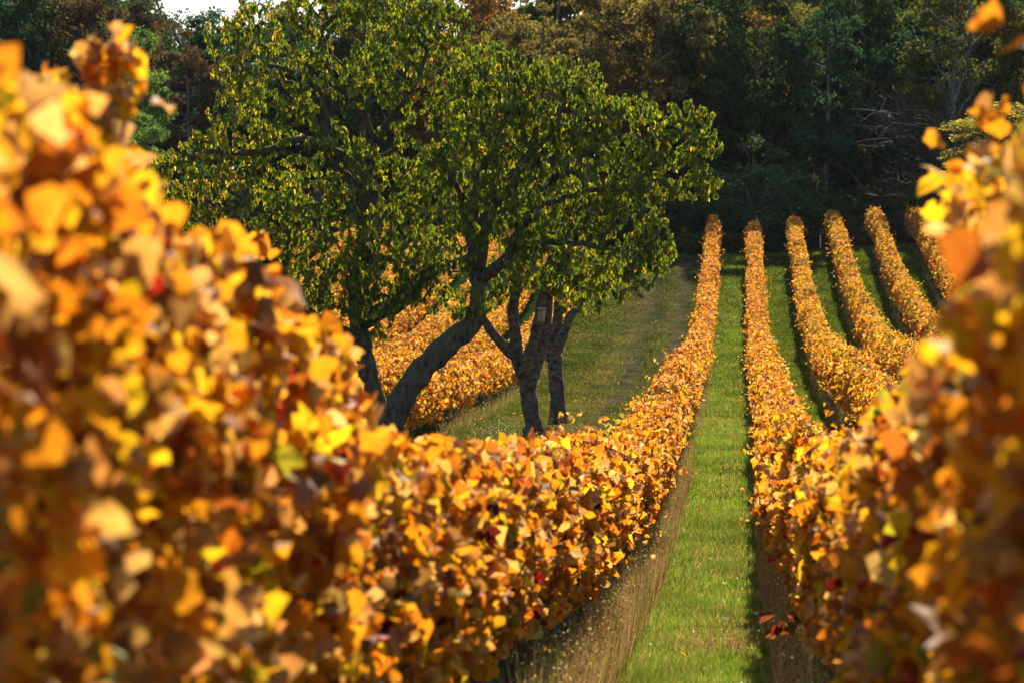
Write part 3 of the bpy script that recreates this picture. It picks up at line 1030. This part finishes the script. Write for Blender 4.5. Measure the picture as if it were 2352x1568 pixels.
# C: grey knobbly trunk with a nest box
cherry("grey knobbly cherry tree with several upright limbs and a nest box",
       [[(1232, 1010, DC, 22), (1222, 960, DC, 19), (1215, 910, DC, 18), (1209, 872, DC, 23), (1213, 850, DC, 21)],
        [(1205, 862, DC, 16), (1185, 820, DC, 15), (1150, 790, DC - .2, 12), (1125, 760, DC - .3, 10), (1108, 728, DC - .4, 9), (1100, 680, DC - .5, 6), (1080, 640, DC - .6, 4)],
        [(1196, 835, DC - .1, 12), (1184, 790, DC, 14), (1180, 740, DC, 14), (1178, 690, DC, 12), (1190, 640, DC, 9), (1180, 590, DC, 6)],
        [(1206, 860, DC - .2, 16), (1212, 820, DC - .3, 13), (1230, 775, DC - .3, 12), (1238, 730, DC - .3, 12), (1247, 690, DC - .3, 12), (1252, 640, DC - .2, 10), (1275, 580, DC - .1, 8), (1300, 520, DC, 5)],
        [(1214, 885, DC, 15), (1226, 850, DC + .1, 17), (1240, 800, DC + .2, 18), (1252, 740, DC + .2, 14), (1260, 680, DC + .2, 13), (1268, 610, DC + .2, 10), (1270, 540, DC + .2, 7), (1255, 470, DC + .2, 5)],
        [(1262, 680, DC, 8), (1290, 650, DC - .2, 7), (1340, 630, DC - .4, 5), (1400, 620, DC - .5, 4)]],
       [(1180, 620, 90, 60, DC, 1.1), (1290, 600, 100, 80, DC, 1.2), (1260, 500, 100, 70, DC, 1.2), (1390, 620, 90, 55, DC - .3, 1.0), (1120, 665, 60, 40, DC - .4, .6), (1330, 680, 60, 30, DC, .6)],
       480, M_bark, float(at(1150, 300, DC)[0]), .3, 8, bare=.15)
# D: smaller trunk behind
cherry("cherry tree behind the nest box tree, with a straight grey trunk and short dark fork",
       [[(1284, 972, DD, 19), (1280, 920, DD, 17), (1275, 860, DD, 16), (1274, 815, DD, 16)],
        [(1270, 830, DD, 14), (1278, 780, DD, 12), (1280, 730, DD, 12), (1285, 680, DD, 9), (1300, 620, DD, 6), (1310, 560, DD, 4)],
        [(1264, 830, DD, 10), (1262, 790, DD, 10), (1258, 740, DD, 9), (1262, 680, DD, 6)],
        [(1272, 820, DD, 13), (1292, 775, DD - .2, 12), (1305, 735, DD - .2, 10), (1330, 700, DD - .3, 7), (1365, 670, DD - .4, 5), (1410, 650, DD - .5, 3)]],
       [(1330, 640, 90, 55, DD, 1.2), (1420, 640, 80, 60, DD - .3, 1.1), (1480, 610, 60, 50, DD - .3, .9), (1330, 700, 70, 28, DD, .7), (1300, 560, 90, 60, DD, 1.1)],
       380, M_bark, float(at(1150, 300, DD)[0]), .3, 9)

# nest box: body, gabled lid, hole, hung on the grey cherry tree
p = at(1244, 722, DC - .62)
nb = empty("nest_box", p)
tag(nb, "pale wooden nest box hanging on the grey knobbly cherry tree", "nest box")


def box(x0, x1, y0, y1, z0, z1):
    V = np.array([(x, y, z) for z in (z0, z1) for y in (y0, y1) for x in (x0, x1)], float)
    F = np.array([(0, 2, 3, 1), (4, 5, 7, 6), (0, 1, 5, 4), (2, 6, 7, 3), (0, 4, 6, 2), (1, 3, 7, 5)])
    return V, F


v, f = box(-.07, .07, -.07, .07, -.17, .14)
v[4:6, 2] -= .03
build("body", v, f, M_box, nb)
v, f = box(-.095, .095, -.12, .08, .143, .163)
v[[0, 1, 4, 5], 2] -= .035
build("lid", v, f, M_box, nb)
th = np.arange(16) * math.pi / 8
V = np.r_[np.stack([.018 * np.cos(th), np.full(16, -.075), .05 + .018 * np.sin(th)], 1), np.stack([.018 * np.cos(th), np.full(16, -.071), .05 + .018 * np.sin(th)], 1), [[0, -.075, .05]]]
F = np.array([(k, (k + 1) % 16, 16 + (k + 1) % 16, 16 + k) for k in range(16)] + [(32, (k + 1) % 16, k, k) for k in range(16)])
build("entrance_hole", V, quads_to_tris(F), M_cane, nb)
nb.rotation_euler = (0, rad(6), rad(-12))

# ------------------------------------------------------------------ the wood
def forest_tree(h, crown_lo, rx, n_clump, per, size, seed, twiggy=0, blob=.5, lim=9, crook=.16):
    """returns trunk V,F and crown V,F,C; base at origin"""
    q = np.random.RandomState(seed)
    n = 12
    t = np.linspace(0, 1, n)
    p = np.stack([q.normal(0, .10, n).cumsum(), q.normal(0, .10, n).cumsum(), t * h * .9], 1)
    p[0, :2] = 0
    r0 = h * .013
    tv, tf = tube(p, r0 * (1.15 - t) + .02, 7, .08, seed)
    TV, TF, off = [tv], [tf], len(tv)
    cl = []
    ends = []
    for b in range(lim):
        tt = q.uniform(crown_lo * .8, .92)
        a = np.array([np.interp(tt, t, p[:, k]) for k in range(3)])
        ang = q.uniform(0, 6.28)
        L_ = rx * q.uniform(.6, 1.05) * (1.15 - .6 * abs(tt - .55))
        m_ = 6
        s = np.linspace(0, 1, m_)[:, None]
        e = a + np.array([math.cos(ang) * L_, math.sin(ang) * L_, L_ * q.uniform(.3, .9)])
        c = a + (e - a) * s + q.normal(0, crook, (m_, 3)) * s
        v, f = tube(c, r0 * .45 * (1.1 - s[:, 0]) + .012, 5, cap=False)
        TV.append(v); TF.append(f + off); off += len(v)
        ends += [c[3], c[4], c[5]]
        for w_ in range(twiggy):
            a2 = c[q.randint(2, 6)]
            e2 = a2 + q.normal(0, 1, 3) * [.9, .9, .6] + [0, 0, .7]
            c2 = a2 + (e2 - a2) * np.linspace(0, 1, 4)[:, None] + q.normal(0, .07 + crook * .3, (4, 3)) * [[0], [1], [1], [1]]
            v, f = tube(c2, [.022, .017, .012, .008], 3, cap=False)
            TV.append(v); TF.append(f + off); off += len(v)
            ends.append(c2[-1])
    ends = np.array(ends)
    cz = h * (1 + crown_lo) / 2
    rz = h * (1 - crown_lo) / 2
    cen = []
    for _ in range(n_clump):
        if q.rand() < .5:
            cen.append(ends[q.randint(len(ends))] + q.normal(0, .5, 3))
        else:
            d = q.normal(size=3); d /= np.linalg.norm(d)
            k = q.uniform(.35, 1.0) ** .5
            cen.append(np.array([d[0] * rx * k, d[1] * rx * k, cz + d[2] * rz * k]))
    cen = np.array(cen)
    rc = q.uniform(.6, 1.3, len(cen)) * blob
    i = np.repeat(np.arange(len(cen)), per)
    d = q.normal(size=(len(i), 3))
    d /= np.linalg.norm(d, axis=1, keepdims=True)
    P = cen[i] + d * (q.uniform(.1, 1, (len(i), 1)) ** .6) * rc[i][:, None] * [1.25, 1.25, .8]
    tone = q.uniform(.6, 1.3, (len(cen), 1))
    C = tone[i] * q.uniform(.75, 1.25, (len(i), 1)) * (1 + q.uniform(-.12, .12, (len(i), 3)))
    nr = d + q.normal(0, .7, d.shape) + [0, 0, .3]
    M = frames(q.normal(size=d.shape) + [0, 0, -.5], nr)
    tvv, tff = quad_leaf(.18, .36)
    V, F, C = scatter(tvv, tff, P, M, size * q.uniform(.6, 1.25, len(i)), C)
    return (np.concatenate(TV), np.concatenate(TF)), (V, F, C)


WM = {}
for nm, c, tr in (("dark_green", (.05, .09, .03), .4), ("blue_green", (.045, .10, .05), .4), ("olive", (.14, .14, .03), .45), ("khaki", (.20, .155, .05), .45), ("gold", (.30, .17, .03), .45),
                  ("orange", (.24, .13, .028), .4), ("rust", (.15, .085, .03), .4), ("light_green", (.15, .24, .06), .45), ("brown", (.13, .085, .045), .35), ("bush_green_lit", (.07, .13, .055), .45), ("yellow_green_lit", (.36, .31, .07), .5)):  # last two greens are brightened in colour so bushes and tree look lit
    WM[nm] = leaf_mat("wood_leaf_" + nm, base=c, trans=tr, rough=.75, spec=.1, boost=(1.2, 1.2, .7), mottle=0)
DESC = {"bush_green_lit": "green", "yellow_green_lit": "yellow green", "dark_green": "dark green", "blue_green": "bluish green", "olive": "olive green", "khaki": "khaki", "gold": "golden yellow", "orange": "orange", "rust": "rusty brown", "light_green": "pale green", "brown": "brown"}

protos = []
for s, (h, lo, rx, nc, per, tw) in enumerate([(16, .32, 3.3, 120, 95, 0), (16, .22, 2.9, 115, 95, 0), (16, .40, 3.6, 115, 100, 0), (16, .28, 2.5, 100, 95, 0), (16, .15, 3.0, 125, 95, 0)]):
    protos.append(forest_tree(h, lo, rx, nc, per, .26, 300 + s, 1, .62))
sparse = [forest_tree(16, .3, 2.8, 60, 26, .20, 330, 9, .6, 14), forest_tree(16, .35, 3.0, 46, 18, .20, 331, 10, .6, 14)]
shrub = [forest_tree(4.0, .08, 1.9, 75, 75, .19, 340 + s, 2, .5, 8) for s in range(3)]
bare = forest_tree(5, .2, 2.0, 3, 4, .1, 350, 30, .4, 20, .26)


def proto_mesh(pr, nm):
    (tv, tf), (V, F, C) = pr
    a = build("trunk", tv, tf, M_wbark, smooth=True)
    b_ = build("crown", V, F, WM["olive"], col=C)
    ma, mb = a.data, b_.data
    bpy.data.objects.remove(a); bpy.data.objects.remove(b_)
    return ma, mb


PM = [proto_mesh(p_, "t") for p_ in protos]
SM = [proto_mesh(p_, "s") for p_ in sparse]
HM = [proto_mesh(p_, "h") for p_ in shrub]
BM_ = proto_mesh(bare, "b")


def plant(kind, name, u, d, vtop, hgt0, mesh, colour, label, group, cat="tree", wide=1.0, bark=None):
    base = at(u, 784, d)
    z = float(ground(base[0], base[1]))
    top = (784 - vtop) / 6533.0 * d
    h = max(1.2, top - z)
    s = h / hgt0
    r = empty(name, (base[0], base[1], z - .05))
    r.rotation_euler = (0, 0, R.uniform(0, 6.28))
    r.scale = (s * wide, s * wide, s)
    tag(r, label, cat, group)
    a = bpy.data.objects.new("trunk", mesh[0]); COL.objects.link(a); a.parent = r
    if bark is not None:
        a.material_slots[0].link = 'OBJECT'; a.material_slots[0].material = bark
    c = bpy.data.objects.new("crown", mesh[1]); COL.objects.link(c); c.parent = r
    c.material_slots[0].link = 'OBJECT'
    c.material_slots[0].material = WM[colour]
    return r


def zone_colour(u, layer):
    if u < 250:
        ch = ["dark_green", "blue_green", "brown", "dark_green", "dark_green"]
    elif u < 700:
        ch = ["dark_green", "brown", "blue_green", "dark_green"]
    elif u < 1000:
        ch = ["olive", "dark_green", "khaki"]
    elif u < 1130:
        ch = ["rust", "orange", "khaki"]
    elif u < 1310:
        ch = ["gold", "khaki", "olive", "rust"]
    elif u < 1560:
        ch = ["khaki", "olive", "khaki", "dark_green"]
    elif u < 1780:
        ch = ["rust", "olive", "dark_green", "dark_green", "orange", "olive", "dark_green"]
    else:
        ch = ["dark_green", "olive", "dark_green", "blue_green", "dark_green", "olive", "blue_green", "dark_green", "olive", "rust", "dark_green"]
    return ch[R.randint(len(ch))]


us = [-600, 0, 180, 300, 350, 460, 560, 600, 690, 760, 1000, 1060, 1150, 1300, 1600, 2352, 3200]
vt = [-90, -90, -90, -75, -5, 5, -45, 15, 5, -70, -60, -40, -60, -90, -120, -130, -130]
place_words = ["at the far left", "left of the pale green tree", "behind the pale green tree", "behind the left of the cherry crown", "behind the top of the cherry crown",
               "right of the cherry top", "above the cherry's right shoulder", "above the tip of the cherry crown", "above the first vine row's end", "above the middle vine rows' ends", "above the outer vine rows' ends", "behind the blurred leaves at right"]
bounds = [0, 230, 430, 650, 1000, 1140, 1320, 1560, 1700, 1900, 2120, 9999]
seen_labels = {}
n_tree = 0
for layer, (d0, sp, nn) in enumerate([(166, 150, 21), (174, 150, 22), (184, 145, 23), (197, 140, 24), (212, 135, 25)]):
    for j in range(nn):
        u = -330 + j * sp + (layer % 2) * sp * .5 + R.uniform(-35, 35)
        if u > 2352 + 350:
            continue
        d = d0 + R.uniform(-3, 3)
        vtop = np.interp(u, us, vt) + R.uniform(-25, 25) + (4 - layer) * R.uniform(5, 40)
        if u > 720 or u < 290:
            vtop -= 45
        col = zone_colour(u, layer)
        zi = int(np.searchsorted(bounds, u))
        pw = place_words[min(zi, 11)]
        base_l = "%s tree %s" % (DESC[col], pw)
        adj = ["tall", "dense", "slender", "broad", "ragged"][(j + layer) % 5]
        dep = ["front rank", "second rank", "middle rank", "fourth rank", "rearmost"][layer]
        lab = "%s %s, %s" % (adj, base_l, dep)
        k = seen_labels.get(lab, 0)
        seen_labels[lab] = k + 1
        if k:
            lab = lab.replace(adj, adj + " second", 1)
        sm = (300 < u < 720) and R.rand() < .35
        mesh = SM[R.randint(2)] if sm else PM[R.randint(5)]
        plant("t", "forest_tree", u, d, vtop, 16.5, mesh, col, lab, "trees of the wood beyond the vineyard", wide=R.uniform(.85, 1.15))
        n_tree += 1
print("forest trees", n_tree)
# the trees that stand out
plant("t", "forest_tree", 318, 150, 35, 16.5, PM[1], "light_green", "pale green sunlit tree left of the cherry crown, taller of the two", "pale green trees at the edge of the wood", wide=.75)
plant("t", "forest_tree", 312, 143, 235, 16.5, PM[4], "light_green", "low pale green tree below the taller pale green one", "pale green trees at the edge of the wood", wide=.9)
plant("t", "forest_tree", 415, 178, -25, 16.5, SM[0], "brown", "thin brownish tree with open twigs against the white sky", "thin leafed trees against the sky", wide=.9)
plant("t", "forest_tree", 505, 182, -10, 16.5, SM[1], "brown", "half bare brown tree left of the cherry top against the sky", "thin leafed trees against the sky", wide=.9)
plant("t", "forest_tree", 600, 184, 0, 16.5, SM[0], "brown", "nearly bare tree behind the cherry top against the sky", "thin leafed trees against the sky", wide=.8)
plant("t", "forest_tree", 2300, 138, 215, 16.5, PM[4], "yellow_green_lit", "yellowish sunlit tree at the right edge behind the blurred leaves", None, wide=1.9)
plant("t", "forest_tree", 2188, 160, -90, 16.5, SM[1], "dark_green", "tree with a tall pale straight trunk above the bare bush", None, wide=.5, bark=M_pale)
plant("t", "bare_bush", 2190, 150, 245, 5.4, BM_, "brown", "leafless grey brown bush with tangled twigs below the pale trunk", None, "bush", wide=1.1, bark=M_dim)
for (u, d, vt_, col, lab, wd) in [
    (1745, 157, 375, "bush_green_lit", "largest rounded green bush above the second vine row's end", 1.25), (1685, 160, 440, "blue_green", "dark green bush left of the largest rounded bush", 1.1),
    (1830, 159, 420, "bush_green_lit", "bluish bush right of the largest rounded bush", 1.1), (1930, 161, 450, "dark_green", "dark bush above the fourth vine row's end", 1.1),
    (2040, 161, 440, "dark_green", "dark bush above the fifth vine row's end", 1.1), (2130, 160, 430, "olive", "olive bush above the sixth vine row's end", 1.1),
    (1590, 160, 470, "dark_green", "dark bush right beside the cherry crown's tip", 1.1), (1500, 158, 480, "brown", "brownish bush behind the right tip of the cherry crown", 1.1),
    (1570, 154, 545, "olive", "small olive bush on the crest right of the cherry crown", 1.2), (1680, 154.5, 535, "brown", "small brown bush between the first two vine row ends", 1.2),
    (1775, 155, 530, "dark_green", "small dark bush between the second and third vine row ends", 1.2), (1865, 156, 520, "brown", "small brown bush between the third and fourth vine row ends", 1.2),
    (1955, 156.5, 510, "brown", "low brown bush between the fourth and fifth vine row ends", 1.2), (2050, 157, 500, "dark_green", "low dark bush between the fifth and sixth vine row ends", 1.2),
    (2160, 157, 490, "brown", "low brown bush right of the sixth vine row's end", 1.3), (2260, 157, 470, "dark_green", "dark bush at the right edge behind the blurred leaves", 1.3),
    (1400, 158, 490, "dark_green", "dark bush behind the lower right of the cherry crown", 1.2), (1280, 158, 490, "dark_green", "dark bush behind the middle of the cherry crown", 1.2),
    (1140, 158, 490, "olive", "olive bush behind the forked cherry limbs", 1.2), (980, 158, 480, "dark_green", "dark bush behind the centre left of the cherry crown", 1.3),
    (820, 158, 470, "dark_green", "dark bush behind the crooked cherry's upright limb", 1.3), (660, 158, 460, "brown", "brown bush behind the left half of the cherry crown", 1.3),
    (500, 158, 450, "dark_green", "dark bush behind the left fringe of the cherry crown", 1.3), (390, 155, 400, "dark_green", "dark bush below the pale green trees", 1.4),
    (230, 156, 400, "dark_green", "dark bush behind the tall blurred shoot", 1.4), (90, 156, 400, "dark_green", "dark bush at the far left behind blurred leaves", 1.4), (-60, 156, 400, "dark_green", "dark bush just beyond the left edge", 1.4),
    (160, 140, 300, "light_green", "small bright green bush left of the tall blurred shoot", 1.0)]:
    plant("s", "bush", u, d, vt_, 4.3, HM[R.randint(3)], col, lab, "bushes at the foot of the wood", "bush", wide=wd)

# undergrowth: one tangled mass along the foot of the wood
n = 52000
x = R.uniform(-62, 34, n)
y = 157.5 + R.gamma(2.0, 3.2, n) + 1.2 * noise1(x, 4, 77)
hmx = (1.8 + 1.1 * noise1(x, 3.1, 78) + .6 * noise1(x, .9, 79)).clip(.5, 4) * np.clip((y - 155) / 5, .5, 1.6)
P = np.stack([x, y, ground(x, y) + hmx * R.rand(n) ** .8], 1)
pu = np.array([(.07, .10, .036), (.10, .07, .04), (.14, .11, .06), (.06, .11, .05), (.17, .13, .04)])
k = ((noise1(x, 2.2, 80) * .5 + .5 + R.normal(0, .18, n)) * 5).astype(int).clip(0, 4)
V, F, C = scatter(*quad_leaf(.2, .4), P, frames(rnd_dirs(n), rnd_dirs(n) + [0, -.4, .4]), .22 * R.uniform(.6, 1.3, n), pu[k] * R.uniform(.6, 1.4, (n, 1)))
tag(build("undergrowth", V, F, M_weed, col=C), "dark brown and green tangle of brambles along the foot of the wood", "undergrowth", kind="stuff")

n = 46000
x = R.uniform(-70, 45, n)
y = R.uniform(168, 208, n)
hmx = (3.6 + 1.6 * noise2(x, y, 4, 91) + .8 * noise2(x, y, 1.2, 92)).clip(1, 6.5)
P = np.stack([x, y, ground(x, y) + hmx * R.rand(n) ** .7], 1)
k = ((noise2(x, y, 3, 93) * .5 + .5 + R.normal(0, .15, n)) * 5).astype(int).clip(0, 4)
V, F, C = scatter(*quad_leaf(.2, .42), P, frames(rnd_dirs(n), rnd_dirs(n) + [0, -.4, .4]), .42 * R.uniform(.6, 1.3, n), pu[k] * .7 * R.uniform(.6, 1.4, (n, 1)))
tag(build("undergrowth", V, F, M_weed, col=C), "dark saplings and scrub filling the shade between the wood's trunks", "undergrowth", kind="stuff")

# ------------------------------------------------------------------ stakes on the crest
for (u, v0, v1, mt, lab, r_) in [(1884, 540, 572, M_white, "white fence stake on the crest between the third and fourth vine rows", .035),
                                 (1541, 560, 598, M_white, "white fence stake on the crest right of the cherry crown", .035),
                                 (1709, 520, 590, M_rust, "thin rusty stake on the crest between the first two vine rows", .03)]:
    d = 152.5
    a = at(u, v1, d)
    z = float(ground(a[0], a[1]))
    h = (v1 - v0) / 6533.0 * d
    zt = max(z + h, float(at(u, v0, d)[2]))
    st = empty("fence_stake", (a[0], a[1], z))
    tag(st, lab, "stake", "stakes on the crest")
    v, f = tube([(0, 0, -.2), (.01, 0, (zt - z) * .5), (0, 0, zt - z)], [r_, r_, r_ * .9], 8)
    build("post", v, f, mt, st)
    v, f = tube([(0, -r_ * 1.2, (zt - z) * .8), (0, -r_ * 1.2 - .04, (zt - z) * .8), (0, -r_ * 1.2 - .04, (zt - z) * .8 + .05)], [.008] * 3, 5)
    build("wire_hook", v, f, M_stake, st)

# fallen leaves and small flowers
n = 220
x = np.r_[R.uniform(-.9, .1, 60), R.uniform(-7.5, -1.8, 160)]
y = np.r_[R.uniform(15, 60, 60), R.uniform(42, 95, 160)]
P = np.stack([x, y, ground(x, y) + .04 + R.uniform(0, .05, n)], 1)
nr = rnd_dirs(n) * .5 + [0, 0, 1]
V, F, C = leaves(P, nr / np.linalg.norm(nr, axis=1, keepdims=True), np.full(n, .075), vine_colours(n, y, x * 0) * .8, VM, 0)
tag(build("fallen_leaves", V, F, M_vine, col=C), "scattered fallen brown and orange leaves on the grass", "leaves", kind="stuff")
n = 260
x = np.r_[R.uniform(-1.0, .4, 60), R.normal(-5.6, .35, 200)]
y = np.r_[R.uniform(15, 40, 60), R.normal(68, 1.2, 200)]
h = np.r_[R.uniform(.06, .12, 60), R.uniform(.1, .5, 200)]
P = np.stack([x, y, ground(x, y) + h], 1)
V, F, C = scatter(*quad_leaf(.1, .5), P, frames(rnd_dirs(n), rnd_dirs(n) + [0, -.5, .5]), R.uniform(.02, .035, n), np.tile([.75, .75, .7], (n, 1)))
tag(build("wild_flowers", V, F, M_weed, col=C), "tiny white wild flowers in the grass and beside the cherry trunks", "flowers", kind="stuff")

# ------------------------------------------------------------------ air
hm, nt, bs = new_mat("haze")
nt.nodes.remove(bs)
pv = N(nt, "ShaderNodeVolumePrincipled")
pv.inputs["Color"].default_value = (.80, .86, .95, 1)
pv.inputs["Density"].default_value = 0.00005
nt.links.new(pv.outputs[0], nt.nodes["Material Output"].inputs["Volume"])
v, f = box(-3100, 3100, -410, 3100, -8, 150)
tag(build("haze", v, f, hm), "thin bluish autumn haze between the camera and the wood", "haze", kind="stuff")
